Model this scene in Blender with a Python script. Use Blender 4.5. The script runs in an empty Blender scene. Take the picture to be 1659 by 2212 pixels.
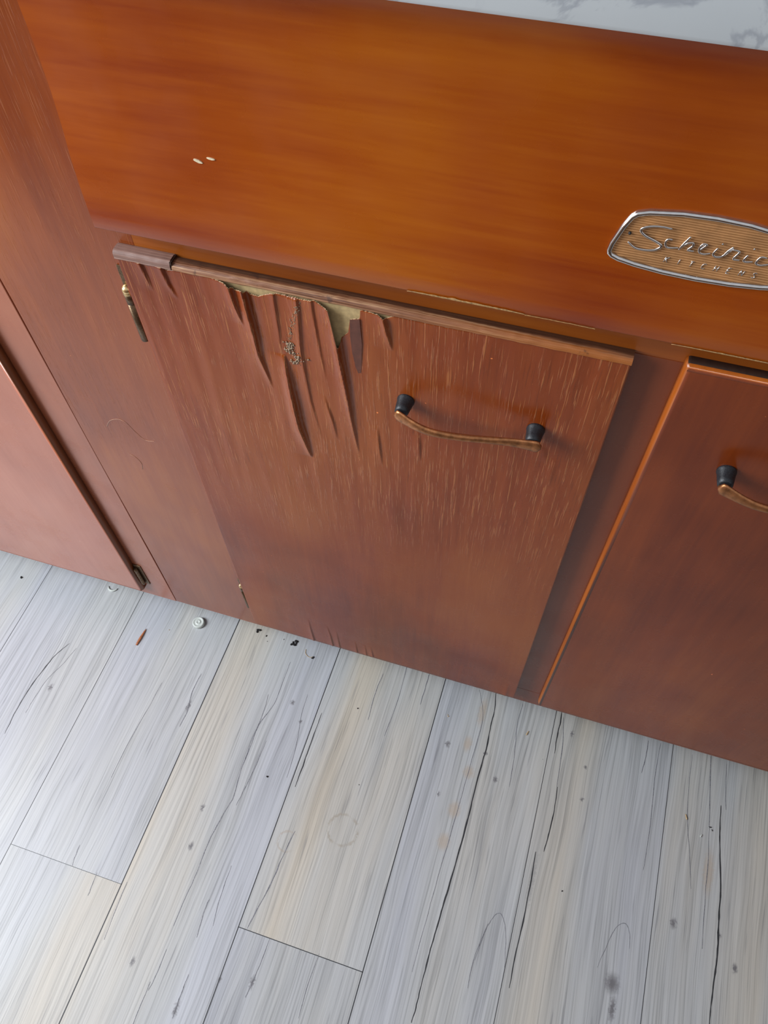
import bpy, bmesh, math, random
from mathutils import Vector, Matrix, noise
random.seed(7)
S = bpy.context.scene
COL = S.collection
PI = math.pi

# ---------------------------------------------------------------- camera
cam_d = bpy.data.cameras.new('camera')
cam = bpy.data.objects.new('camera', cam_d); COL.objects.link(cam)
cam.location = (0, 0, 1.035)
cam.rotation_euler = (math.radians(32.4575), math.radians(1.1446), math.radians(17.4224))
cam_d.sensor_fit = 'VERTICAL'; cam_d.sensor_height = 36.0
cam_d.lens = 36.0 * 1699.9 / 2212.0
cam_d.clip_start = 0.01; cam_d.clip_end = 50
S.camera = cam

# ---------------------------------------------------------------- light
S.view_settings.view_transform = 'Standard'; S.view_settings.look = 'None'
S.view_settings.gamma = 1.0; S.view_settings.use_curve_mapping = False
S.view_settings.exposure = 0.08
W = bpy.data.worlds.new('room_light'); S.world = W; W.use_nodes = True
W.node_tree.nodes['Background'].inputs[0].default_value = (0.90, 0.93, 1.0, 1)
W.node_tree.nodes['Background'].inputs[1].default_value = 0.58

def area(name, loc, target, sx, sy, power, col):
    l = bpy.data.lights.new(name, 'AREA'); l.shape = 'RECTANGLE'; l.size = sx; l.size_y = sy
    l.energy = power; l.color = col
    o = bpy.data.objects.new(name, l); COL.objects.link(o); o.location = loc
    o.rotation_euler = (Vector(target) - Vector(loc)).to_track_quat('-Z', 'Y').to_euler()
    return o
area('window_daylight', (-1.30, -0.22, 1.18), (-0.1, 0.3, 0.40), 0.5, 0.9, 28, (0.90, 0.95, 1.0))

# ---------------------------------------------------------------- node helpers
def new_mat(name):
    m = bpy.data.materials.new(name); m.use_nodes = True
    nt = m.node_tree; b = nt.nodes['Principled BSDF']
    return m, nt, b
class NB:
    def __init__(s, nt): s.nt = nt; s.n = nt.nodes; s.l = nt.links
    def put(s, sock, v):
        if hasattr(v, 'is_linked') or isinstance(v, bpy.types.NodeSocket): s.l.new(v, sock)
        else: sock.default_value = v
    def math(s, op, a, b=0.0, c=None, clamp=False):
        n = s.n.new('ShaderNodeMath'); n.operation = op; n.use_clamp = clamp
        s.put(n.inputs[0], a); s.put(n.inputs[1], b)
        if c is not None: s.put(n.inputs[2], c)
        return n.outputs[0]
    def coord(s):
        return s.n.new('ShaderNodeTexCoord').outputs['Object']
    def mapping(s, v, scale=(1, 1, 1), loc=(0, 0, 0), rot=(0, 0, 0)):
        n = s.n.new('ShaderNodeMapping'); s.l.new(v, n.inputs[0])
        n.inputs['Scale'].default_value = scale; n.inputs['Location'].default_value = loc
        n.inputs['Rotation'].default_value = rot
        return n.outputs[0]
    def noise(s, v, scale, detail=4, rough=0.55, dist=0.0):
        n = s.n.new('ShaderNodeTexNoise'); s.l.new(v, n.inputs['Vector'])
        n.inputs['Scale'].default_value = scale; n.inputs['Detail'].default_value = detail
        n.inputs['Roughness'].default_value = rough; n.inputs['Distortion'].default_value = dist
        return n.outputs['Fac']
    def ramp(s, f, stops):
        n = s.n.new('ShaderNodeValToRGB'); s.l.new(f, n.inputs[0]); e = n.color_ramp.elements
        while len(e) < len(stops): e.new(0.5)
        for i, (p, c) in enumerate(stops):
            e[i].position = p; e[i].color = (c, c, c, 1) if isinstance(c, (int, float)) else (*c, 1)
        return n.outputs[0]
    def mix(s, f, a, b, mode='MIX'):
        n = s.n.new('ShaderNodeMix'); n.data_type = 'RGBA'; n.blend_type = mode
        s.put(n.inputs[0], f)
        for i, v in ((6, a), (7, b)):
            if isinstance(v, tuple): n.inputs[i].default_value = (*v[:3], 1)
            else: s.l.new(v, n.inputs[i])
        return n.outputs[2]
    def sstep(s, f, a, b, lo=0.0, hi=1.0):
        n = s.n.new('ShaderNodeMapRange'); n.interpolation_type = 'SMOOTHSTEP'
        s.put(n.inputs[0], f)
        n.inputs[1].default_value = a; n.inputs[2].default_value = b
        n.inputs[3].default_value = lo; n.inputs[4].default_value = hi
        return n.outputs[0]
    def sep(s, v):
        n = s.n.new('ShaderNodeSeparateXYZ'); s.l.new(v, n.inputs[0]); return n.outputs
    def comb(s, x, y, z):
        n = s.n.new('ShaderNodeCombineXYZ')
        for i, v in enumerate((x, y, z)): s.put(n.inputs[i], v)
        return n.outputs[0]
    def bump(s, h, strength, dist, normal=None):
        n = s.n.new('ShaderNodeBump'); s.l.new(h, n.inputs['Height'])
        n.inputs['Strength'].default_value = strength; n.inputs['Distance'].default_value = dist
        if normal: s.l.new(normal, n.inputs['Normal'])
        return n.outputs[0]

def simple(name, col, rough=0.5, metal=0.0, var=0.12, scale=300, bump=0.0):
    m, nt, b = new_mat(name); q = NB(nt); c = q.coord()
    f = q.noise(c, scale, 3)
    dark = tuple(x * (1 - var * 2.5) for x in col); lite = tuple(min(1, x * (1 + var * 2)) for x in col)
    q.l.new(q.ramp(f, [(0.3, dark), (0.7, lite)]), b.inputs['Base Color'])
    b.inputs['Roughness'].default_value = rough; b.inputs['Metallic'].default_value = metal
    if bump: q.l.new(q.bump(f, bump, 0.0005), b.inputs['Normal'])
    return m

def wood(name, dark, mid, lite, axis='z', rough=0.34, checks=0.0, seed=0.0, spec=0.5, wear=0.0):
    """stained and varnished plywood; grain runs along axis, checks = fine weather checking"""
    m, nt, b = new_mat(name); q = NB(nt); c = q.coord()
    long_, across = 1.6, 14.0
    sc = (across, across, long_) if axis == 'z' else (long_, across, across)
    g = q.noise(q.mapping(c, sc, (seed, seed * 2, seed)), 3.2, 5, 0.6, 0.4)
    sc2 = (160, 160, 7) if axis == 'z' else (7, 160, 160)
    fine = q.noise(q.mapping(c, sc2, (seed, 0, seed)), 1.6, 3, 0.6)
    cloud = q.noise(q.mapping(c, (1, 1, 0.8), (seed * 3, 0, 1)), 5.0 if axis == 'z' else 3.0, 3, 0.5, 0.3)
    f = q.math('ADD', q.math('MULTIPLY', g, 0.24), q.math('ADD', q.math('MULTIPLY', fine, 0.12), q.math('MULTIPLY', cloud, 0.64)))
    col = q.ramp(f, [(0.36, dark), (0.5, mid), (0.64, lite)])
    h = q.math('MULTIPLY', fine, 0.25)
    # small dents and specks
    spk = q.noise(c, 300, 0, 0.5)
    col = q.mix(q.sstep(spk, 0.925, 0.95), col, tuple(min(1, x * 2.6 + 0.03) for x in lite))
    if checks:
        ck = q.noise(q.mapping(c, (1050, 1050, 34), (seed, 0, 0)), 1.0, 2.5, 0.55)
        xyz = q.sep(c)
        # checking is worn in on the upper half and fades towards the bottom
        zone = q.sstep(q.math('ADD', xyz[2], q.math('MULTIPLY', q.noise(c, 11, 2), 0.16)), 0.42, 0.60)
        zone = q.math('ADD', q.math('MULTIPLY', zone, 0.92), 0.08)
        pres = q.sstep(q.noise(c, 16, 2), 0.24, 0.46)
        k = q.math('MULTIPLY', q.sstep(ck, 0.57, 0.66), q.math('MULTIPLY', zone, pres))
        kd = q.math('MULTIPLY', q.sstep(ck, 0.40, 0.30), q.math('MULTIPLY', zone, pres))
        col = q.mix(q.math('MULTIPLY', k, 0.62 * checks), col, (0.44, 0.155, 0.045))
        col = q.mix(q.math('MULTIPLY', kd, 0.35 * checks), col, tuple(x * 0.4 for x in dark))
        h = q.math('ADD', h, q.math('MULTIPLY', k, 1.4 * checks))
    q.l.new(col, b.inputs['Base Color'])
    rn = q.noise(c, 24, 4)
    q.l.new(q.ramp(rn, [(0.3, rough * 0.8), (0.7, min(1, rough * 1.3))]), b.inputs['Roughness'])
    b.inputs['IOR'].default_value = 1.5
    b.inputs['Specular IOR Level'].default_value = spec
    q.l.new(q.bump(h, 0.35, 0.0006), b.inputs['Normal'])
    return m

M = {}
M['apron'] = wood('varnished_orange_wood', (0.20, 0.021, 0.002), (0.32, 0.060, 0.003), (0.43, 0.112, 0.005), 'x', 0.28, seed=1.3)
M['rail'] = wood('orange_rail_wood', (0.20, 0.042, 0.006), (0.30, 0.075, 0.009), (0.38, 0.11, 0.014), 'x', 0.34, seed=4.1)
M['stile'] = wood('reddish_stile_wood', (0.175, 0.032, 0.006), (0.26, 0.056, 0.009), (0.34, 0.092, 0.014), 'z', 0.22, spec=0.65, checks=0.30, seed=2.2)
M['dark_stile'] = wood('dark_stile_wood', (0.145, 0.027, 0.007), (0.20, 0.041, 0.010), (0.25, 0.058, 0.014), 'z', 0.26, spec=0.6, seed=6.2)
M['door'] = wood('checked_veneer', (0.155, 0.023, 0.003), (0.245, 0.044, 0.005), (0.31, 0.074, 0.010), 'z', 0.27, spec=0.5, checks=1.0, seed=3.7)
M['door_right'] = wood('smooth_door_wood', (0.155, 0.025, 0.004), (0.235, 0.043, 0.006), (0.31, 0.070, 0.010), 'z', 0.26, seed=5.5)
M['door_left'] = wood('smooth_left_door_wood', (0.32, 0.088, 0.045), (0.40, 0.125, 0.068), (0.47, 0.16, 0.09), 'z', 0.24, spec=0.75, seed=8.1)
M['edge'] = wood('orange_door_edge', (0.33, 0.075, 0.008), (0.46, 0.12, 0.013), (0.56, 0.17, 0.022), 'z', 0.3, seed=9.0)
M['flake'] = simple('dull_purple_veneer_layer', (0.125, 0.042, 0.026), 0.5, 0, 0.1, 200)
M['torn'] = simple('torn_cream_fibre', (0.50, 0.33, 0.18), 0.85, 0, 0.2, 900, 0.5)
M['fibre'] = simple('orange_split_fibre', (0.36, 0.125, 0.045), 0.7, 0, 0.2, 900)
M['core'] = simple('bare_cream_core', (0.50, 0.36, 0.17), 0.8, 0, 0.08, 260, 0.3)
M['dark'] = simple('near_black_wood', (0.035, 0.014, 0.007), 0.7)  # near-black wood for toe kicks, edging joint and right door's top edge
M['chip'] = simple('chipped_bare_wood', (0.78, 0.66, 0.44), 0.7)
M['wear'] = simple('worn_edge_wood', (0.55, 0.33, 0.13), 0.6, 0, 0.2, 500)
M['copper'] = simple('aged_copper', (0.42, 0.175, 0.07), 0.36, 0.8, 0.16, 220, 0.1)
M['bronze'] = simple('tarnished_bronze', (0.16, 0.10, 0.055), 0.38, 0.8, 0.18, 700, 0.2)
M['brass'] = simple('polished_brass', (0.85, 0.60, 0.30), 0.25, 0.9)
M['black'] = simple('black_enamel', (0.016, 0.018, 0.022), 0.42, 0.0, 0.2, 900, 0.3)
M['chrome'] = simple('worn_chrome', (0.72, 0.70, 0.68), 0.16, 1.0, 0.04, 300)
M['white_plastic'] = simple('white_plastic', (0.62, 0.66, 0.62), 0.45, 0, 0.03)
M['tan'] = simple('pale_wood_chip', (0.62, 0.45, 0.25), 0.8)
M['crumb'] = simple('black_crumb', (0.012, 0.011, 0.011), 0.8)
M['splinter'] = simple('orange_splinter', (0.42, 0.14, 0.05), 0.6, 0, 0.15, 600)
M['dust'] = simple('grey_tan_dust', (0.34, 0.24, 0.16), 0.95, 0, 0.2, 900)
M['hair'] = simple('pale_hair', (0.62, 0.36, 0.24), 0.5)
M['ink'] = simple('dark_printed_crack', (0.030, 0.032, 0.036), 0.5, 0, 0.2, 700)
M['ink_soft'] = simple('grey_printed_grain', (0.19, 0.195, 0.22), 0.5, 0, 0.2, 500)

# door edging: banded rounded strip along the top of the middle door
def edging_mat(name, a, b_, c_, back):
    m, nt, b = new_mat(name); q = NB(nt); c = q.coord(); x, y, z = q.sep(c)
    f = q.noise(q.mapping(c, (7, 900, 900)), 1.0, 4, 0.6, 0.3)
    l = q.noise(c, 70, 4, 0.6)
    col = q.ramp(f, [(0.30, a), (0.5, b_), (0.68, c_)])
    # varnish worn off the front arris, rear half coloured darker; oranger towards the right end
    yy = q.math('ADD', y, q.math('MULTIPLY', q.math('SUBTRACT', q.noise(q.mapping(c, (30, 200, 200)), 1.0, 3), 0.5), 0.006))
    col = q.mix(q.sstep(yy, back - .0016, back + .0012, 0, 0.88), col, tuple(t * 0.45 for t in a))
    col = q.mix(q.math('MULTIPLY', q.sstep(x, -0.13, 0.02), q.sstep(yy, back - .001, back - .003, 0, .9)), col, (0.38, 0.115, 0.02))
    col = q.mix(q.math('MULTIPLY', q.sstep(l, 0.60, 0.66), 0.6), col, (0.05, 0.02, 0.012))
    q.l.new(col, b.inputs['Base Color']); b.inputs['Roughness'].default_value = 0.5
    q.l.new(q.bump(f, 0.6, 0.0007), b.inputs['Normal'])
    return m
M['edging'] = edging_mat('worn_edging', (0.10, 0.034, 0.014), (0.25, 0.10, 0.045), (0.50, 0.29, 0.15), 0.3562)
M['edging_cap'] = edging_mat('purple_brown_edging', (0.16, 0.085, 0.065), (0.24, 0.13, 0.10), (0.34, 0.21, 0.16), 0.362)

def marble():
    m, nt, b = new_mat('white_marble_laminate'); q = NB(nt); c = q.coord()
    v = q.mapping(c, (1, 1, 1), (0.13, 0.2, 0.1), (0.3, 0.2, 0.9))
    n1 = q.noise(q.mapping(v, (4, 14, 9)), 1.3, 6, 0.6, 1.2)
    vein = q.math('ABSOLUTE', q.math('SUBTRACT', n1, 0.5))
    k = q.sstep(vein, 0.045, 0.0)
    cl = q.noise(v, 9, 3)
    k = q.math('MULTIPLY', k, q.sstep(cl, 0.30, 0.50))
    base = q.ramp(q.noise(v, 5, 3), [(0.3, (0.50, 0.54, 0.56)), (0.7, (0.66, 0.69, 0.70))])
    q.l.new(q.mix(q.math('MULTIPLY', k, 0.6), base, (0.27, 0.29, 0.34)), b.inputs['Base Color'])
    b.inputs['Roughness'].default_value = 0.25
    return m
M['marble'] = marble()

# ---------------------------------------------------------------- mesh helpers
def link(name, me, mats, parent=None):
    o = bpy.data.objects.new(name, me); COL.objects.link(o)
    for m in (mats if isinstance(mats, (list, tuple)) else [mats]): me.materials.append(M[m] if isinstance(m, str) else m)
    if parent: o.parent = parent
    return o
def smooth(me, on=True):
    for p in me.polygons: p.use_smooth = on
def box_bm(bm, x0, x1, y0, y1, z0, z1, bev=0.0, seg=2, mi=0):
    r = bmesh.ops.create_cube(bm, size=1.0)
    for v in r['verts']:
        v.co = Vector((x0 + (v.co.x + .5) * (x1 - x0), y0 + (v.co.y + .5) * (y1 - y0), z0 + (v.co.z + .5) * (z1 - z0)))
    fs = set(f for v in r['verts'] for f in v.link_faces)
    for f in fs: f.material_index = mi
    if bev:
        es = list(set(e for v in r['verts'] for e in v.link_edges))
        bmesh.ops.bevel(bm, geom=es, offset=bev, segments=seg, profile=0.5, affect='EDGES')
def fin(name, bm, mats, parent=None, sm=False):
    bmesh.ops.recalc_face_normals(bm, faces=bm.faces[:])
    me = bpy.data.meshes.new(name); bm.to_mesh(me); bm.free()
    if sm: smooth(me)
    return link(name, me, mats, parent)
def box(name, mats, parent, *a, bev=0.0008, seg=2):
    bm = bmesh.new(); box_bm(bm, *a, bev=bev, seg=seg)
    return fin(name, bm, mats, parent)
def extrude_profile(name, prof, x0, x1, mats, parent=None, nx=1, sm=True, closed=True):
    """prof: list of (y,z), swept along x"""
    vs, fs = [], []; n = len(prof)
    for i in range(nx + 1):
        x = x0 + (x1 - x0) * i / nx
        vs += [(x, y, z) for y, z in prof]
    for i in range(nx):
        for j in range(n if closed else n - 1):
            a = i * n + j; b = i * n + (j + 1) % n
            fs.append((a, b, b + n, a + n))
    if closed: fs += [tuple(range(n)), tuple(reversed(range(nx * n, nx * n + n)))]
    me = bpy.data.meshes.new(name); me.from_pydata(vs, [], fs)
    bm = bmesh.new(); bm.from_mesh(me); bmesh.ops.recalc_face_normals(bm, faces=bm.faces[:]); bm.to_mesh(me); bm.free()
    o = link(name, me, mats, parent)
    if sm:
        smooth(me); me.set_sharp_from_angle(angle=math.radians(35))
    return o
def tube_bm(bm, pts, rad, seg=8, flat=None, up=Vector((0, -1, 0)), mi=0, cap=True):
    """round or flattened tube; rad = list or number; flat = thickness ratio list across 'up'"""
    pts = [Vector(p) for p in pts]; n = len(pts); rings = []
    if not isinstance(rad, (list, tuple)): rad = [rad] * n
    for i, p in enumerate(pts):
        t = (pts[min(i + 1, n - 1)] - pts[max(i - 1, 0)]).normalized()
        a = up - t * up.dot(t)
        if a.length < 1e-4: a = Vector((0.3, 0.2, 1)) - t * t.dot(Vector((0.3, 0.2, 1)))
        a.normalize(); b = t.cross(a)
        fl = flat[i] if flat else 1.0
        ring = [bm.verts.new(p + (a * math.cos(2 * PI * k / seg) * fl + b * math.sin(2 * PI * k / seg)) * rad[i]) for k in range(seg)]
        rings.append(ring)
    for i in range(n - 1):
        for k in range(seg):
            f = bm.faces.new((rings[i][k], rings[i][(k + 1) % seg], rings[i + 1][(k + 1) % seg], rings[i + 1][k]))
            f.smooth = True; f.material_index = mi
    if cap:
        for r in (rings[0], rings[-1]):
            f = bm.faces.new(r); f.material_index = mi
def spline(pts, sub=5):
    P = [Vector(p) for p in pts]; out = []
    for i in range(len(P) - 1):
        p0 = P[max(i - 1, 0)]; p1 = P[i]; p2 = P[i + 1]; p3 = P[min(i + 2, len(P) - 1)]
        for k in range(sub):
            t = k / sub
            out.append(0.5 * ((2 * p1) + (p2 - p0) * t + (2 * p0 - 5 * p1 + 4 * p2 - p3) * t * t + (3 * p1 - p0 - 3 * p2 + p3) * t ** 3))
    out.append(P[-1]); return out
def lerp_at(pts, z, k0=1, k1=0):
    """pts sorted by descending z: value of pts[.][k1] at z"""
    if z >= pts[0][k0]: return pts[0][k1]
    for a, b in zip(pts, pts[1:]):
        if b[k0] <= z <= a[k0]:
            t = (a[k0] - z) / max(1e-9, a[k0] - b[k0]); return a[k1] + (b[k1] - a[k1]) * t
    return pts[-1][k1]
def thing(name, label, cat, loc=(0, 0, 0), group=None):
    o = bpy.data.objects.new(name, None); COL.objects.link(o); o.location = loc
    o.empty_display_size = 0.05
    o['label'] = label; o['category'] = cat
    if group: o['group'] = group
    return o
def tag(o, label, cat, group=None, kind=None):
    o['label'] = label; o['category'] = cat
    if group: o['group'] = group
    if kind: o['kind'] = kind
    return o

# ---------------------------------------------------------------- measured marks (metres)
CRACKS=[(2.2,[(.0147,.3926),(.019,.367),(.0195,.3409),(.0207,.3094),(.0199,.2936),(.0189,.248),(.0187,.2074),(.0171,.1573),(.0156,.1303),(.0142,.0991),(.0128,.0688),(.0127,.0352),(.0127,.012),(.0121,-.0063)]),(.9,[(-.0066,.3861),(.0063,.3499),(.0063,.2925),(.0043,.2405),(.003,.1885),(.0011,.1523),(.0,.0946),(-.001,.0404)]),(1.2,[(.2993,.3889),(.3023,.3414),(.3054,.2962)]),(1.0,[(.3054,.2962),(.3069,.2635),(.3076,.2109),(.3094,.1615)]),(2.4,[(.3167,.3283),(.318,.2945),(.3207,.2678),(.3241,.2289),(.3245,.2009),(.3262,.1668),(.3252,.1425),(.324,.1119),(.3237,.0871)]),(1.6,[(.1053,.3901),(.1064,.3708),(.1055,.3513),(.1066,.3311)]),(1.0,[(.1091,.3814),(.1149,.3415),(.1171,.2902)]),(1.5,[(.1179,.2904),(.1194,.2673),(.1188,.2356),(.1167,.2099)]),(1.7,[(.1073,.207),(.1084,.1671),(.1083,.1284),(.1071,.0959),(.1075,.0579)]),(1.1,[(.2203,.3834),(.2194,.3581),(.2172,.3391)]),(.9,[(.2359,.385),(.2342,.3383),(.2357,.2803),(.2345,.2248)]),(1.2,[(-.0781,.3884),(-.0778,.3677),(-.0781,.3422)]),(.9,[(-.1116,.4065),(-.1087,.3412),(-.1116,.2877)]),(.8,[(.3195,.3828),(.3213,.3414),(.3234,.3246)]),(.8,[(.2761,.3818),(.2775,.3104),(.2856,.2569),(.2906,.2211)]),(.8,[(.0538,.3843),(.0524,.3543),(.0578,.3084),(.0597,.2724)]),(.7,[(.0638,.0726),(.0679,.1008),(.0722,.1172),(.077,.1263),(.0822,.1279),(.0882,.1196),(.0932,.1037),(.098,.0761)]),(.7,[(.0629,.0439),(.0624,.0674),(.0657,.0927),(.0702,.114)]),(.7,[(.198,.1074),(.2047,.1312),(.212,.1532),(.2215,.1612),(.228,.1533),(.2303,.1368)]),(1.5,[(-.579,.2822),(-.589,.2609),(-.594,.2378),(-.5984,.2084),(-.5993,.1741),(-.5971,.1418)]),(.8,[(-.5659,.2789),(-.5725,.2515),(-.5821,.2239),(-.5849,.192),(-.5854,.175)]),(1.3,[(-.3799,.2962),(-.3809,.2681),(-.3759,.2426),(-.3769,.2192)]),(1.2,[(-.2676,.3481),(-.2673,.3166),(-.2671,.286),(-.2758,.2535),(-.2757,.2213),(-.2757,.1901),(-.2717,.1581),(-.2748,.1395),(-.2789,.1095),(-.2799,.084),(-.2792,.0624),(-.2807,.0327),(-.2811,.0017)]),(.9,[(-.2795,.2957),(-.2764,.2631),(-.2778,.2302),(-.2757,.2056)]),(.9,[(-.2587,.2361),(-.2596,.1982),(-.2626,.1669),(-.2644,.1486)]),(1.5,[(-.2012,.2928),(-.2013,.2569),(-.2009,.2255),(-.201,.1919)]),(1.4,[(-.1821,.1423),(-.1864,.1061),(-.1889,.0744),(-.194,.0468),(-.1972,.0249)]),(1.1,[(-.1683,.0232),(-.1688,-.0003),(-.1707,-.0236),(-.1725,-.0393)]),(1.1,[(-.2432,-.038),(-.2433,-.0592),(-.2424,-.0819)]),(.9,[(-.4313,.0481),(-.4302,.0346),(-.4284,.0242)]),(1.0,[(-.2524,.0402),(-.2531,.0283),(-.25,-.0011)]),(.9,[(-.3554,.028),(-.3545,-.0033),(-.3525,-.0356)]),(.9,[(-.3953,.0263),(-.3945,.0105),(-.3935,.0002)]),(.9,[(-.2803,-.0661),(-.2783,-.0466),(-.2784,-.0224)]),(.8,[(-.242,.0821),(-.241,.0451),(-.2368,.0155)]),(.8,[(-.4264,.268),(-.4285,.2298),(-.4322,.1827),(-.4329,.1325)]),(1.1,[(-.139,.3697),(-.1407,.3382),(-.1388,.302)]),(.8,[(-.2281,.3114),(-.2258,.2786),(-.2185,.2421),(-.2151,.1996)]),(.8,[(-.1078,.0261),(-.1101,-.0058),(-.1084,-.0398)]),(1.0,[(-.2818,-.0572),(-.2822,-.0853),(-.2816,-.1032)])]
KNOTS=[(.2166,.0967,9,12),(-.0287,.3021,3,5),(.0408,.2762,3,4.5),(.1479,.3253,2,3),(.2752,.1779,4,7),(.346,.1525,3.5,6),(.1238,.3633,2,5),(.0212,.3049,2.5,3),(.3266,.1811,2,3),(.1505,.2842,2,3),(-.2988,.0878,3.5,6),(-.1707,-.0236,3,8),(-.2425,-.0728,3,9),(-.3772,.2489,2.5,9),(-.2437,.2948,3,4),(-.2244,.2732,2.5,3),(-.5713,.2167,3,6),(-.3039,.1334,2.5,5),(-.3106,-.0458,3,6),(-.2072,-.0315,2,4),(-.0237,.2378,2,4),(.2202,.0725,4,14),(.1095,.1753,3,40)]
RIDGES=[[(-.2888,.6867),(-.2868,.6694),(-.2862,.661)],[(-.2728,.6835),(-.2712,.6708),(-.2678,.6581)],[(-.2236,.6825),(-.2223,.666),(-.2201,.6475)],[(-.2146,.6776),(-.2132,.6481),(-.2127,.6195),(-.2088,.5956),(-.2076,.5852)],[(-.1931,.6253),(-.1921,.5917),(-.1902,.5461),(-.1845,.5074)],[(-.1544,.6809),(-.152,.6658),(-.1507,.6429),(-.1475,.6057),(-.1446,.5619),(-.1418,.5273)],[(-.118,.6821),(-.1159,.6694),(-.1126,.6526)],[(-.1768,.6714),(-.1794,.6319),(-.1775,.5804),(-.1728,.5341)],[(-.1254,.5688),(-.1243,.5449),(-.1228,.5195)],[(-.0932,.5753),(-.092,.557),(-.0914,.5375)],[(-.0039,.5938),(-.0002,.5852),(.0025,.5717)],[(.0092,.5806),(.0089,.5678),(.0093,.5411)],[(-.1664,.5919),(-.1611,.5612),(-.1594,.5391)],[(-.1665,.6765),(-.1652,.6493),(-.1628,.6083)],[(-.2254,.1615),(-.2249,.1301),(-.2234,.0931)],[(-.2019,.1567),(-.1991,.1292),(-.1979,.0961)],[(-.1901,.1471),(-.1889,.0992)],[(-.1669,.1329),(-.1655,.0965)],[(-.1544,.1294),(-.1531,.0976)],[(-.1468,.1285),(-.1445,.0986)],[(.0261,.1367),(.0267,.0963)],[(-.1929,.6807),(-.1939,.6455),(-.1954,.6274)]]
TEAR=[(-.3042,.6843),(-.285,.6858),(-.2737,.6856),(-.2706,.6822),(-.262,.6837),(-.2396,.6844),(-.2259,.683),(-.2225,.6804),(-.2209,.6784),(-.2144,.681),(-.2146,.6788),(-.2103,.6763),(-.2043,.6766),(-.1946,.682),(-.1733,.6821),(-.1736,.6821),(-.1648,.6835),(-.1602,.6817),(-.1548,.6801),(-.1544,.6773),(-.153,.6642),(-.1509,.6468),(-.1505,.6456),(-.1484,.6541),(-.1457,.6574),(-.1431,.6607),(-.1411,.673),(-.1343,.6752),(-.1337,.6829),(-.1282,.683),(-.1217,.6829),(-.1176,.6808),(-.1157,.6804),(-.1115,.6836),(-.0996,.6835),(-.078,.6835),(-.0376,.6847)]
FLAKE=[(-.1411,.673),(-.1343,.6752),(-.1341,.6681),(-.1337,.6531),(-.1348,.6368),(-.1358,.624),(-.1378,.6233),(-.1394,.6285),(-.1412,.643),(-.1417,.6585)]
DUST=[(-.1737,.6806),(-.1778,.6712),(-.1835,.6572),(-.1873,.6431),(-.1874,.6309),(-.1868,.6184),(-.1817,.6256)]
LETTERS=[[(.0327,.7837),(.0276,.7839),(.0225,.7831),(.0191,.7814),(.0188,.7797),(.0217,.7777),(.0265,.7761),(.0299,.7745),(.0295,.7727),(.0267,.7711),(.0225,.7705),(.018,.7708),(.014,.7733)],[(.0345,.7782),(.0324,.7781),(.0316,.7762),(.0327,.7741),(.0351,.774),(.0382,.7747)],[(.0423,.7815),(.0401,.7771),(.0387,.7738)],[(.0392,.7749),(.042,.7779),(.0443,.7784),(.0445,.7768),(.0428,.7744),(.0458,.7744)],[(.0478,.7748),(.0501,.7777),(.0507,.7788),(.0489,.7787),(.0479,.7762),(.0485,.7743),(.0507,.7738),(.0536,.7748)],[(.0562,.7781),(.0549,.7748),(.0567,.7735),(.0595,.7745),(.0611,.7775),(.0629,.7799)],[(.063,.7796),(.0604,.775)],[(.0629,.7786),(.0661,.7783),(.066,.777),(.0647,.774),(.0676,.774)],[(.0706,.7773),(.0695,.7744),(.0708,.7737),(.0737,.7744)],[(.0793,.7774),(.0767,.7774),(.0755,.7752),(.0755,.7738),(.0777,.7733),(.0809,.7744)],[(.0572,.7808),(.0578,.7804)],[(.0718,.781),(.0725,.7807)]]

YF = 0.361      # face frame plane
YD = 0.352      # door front plane

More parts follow.
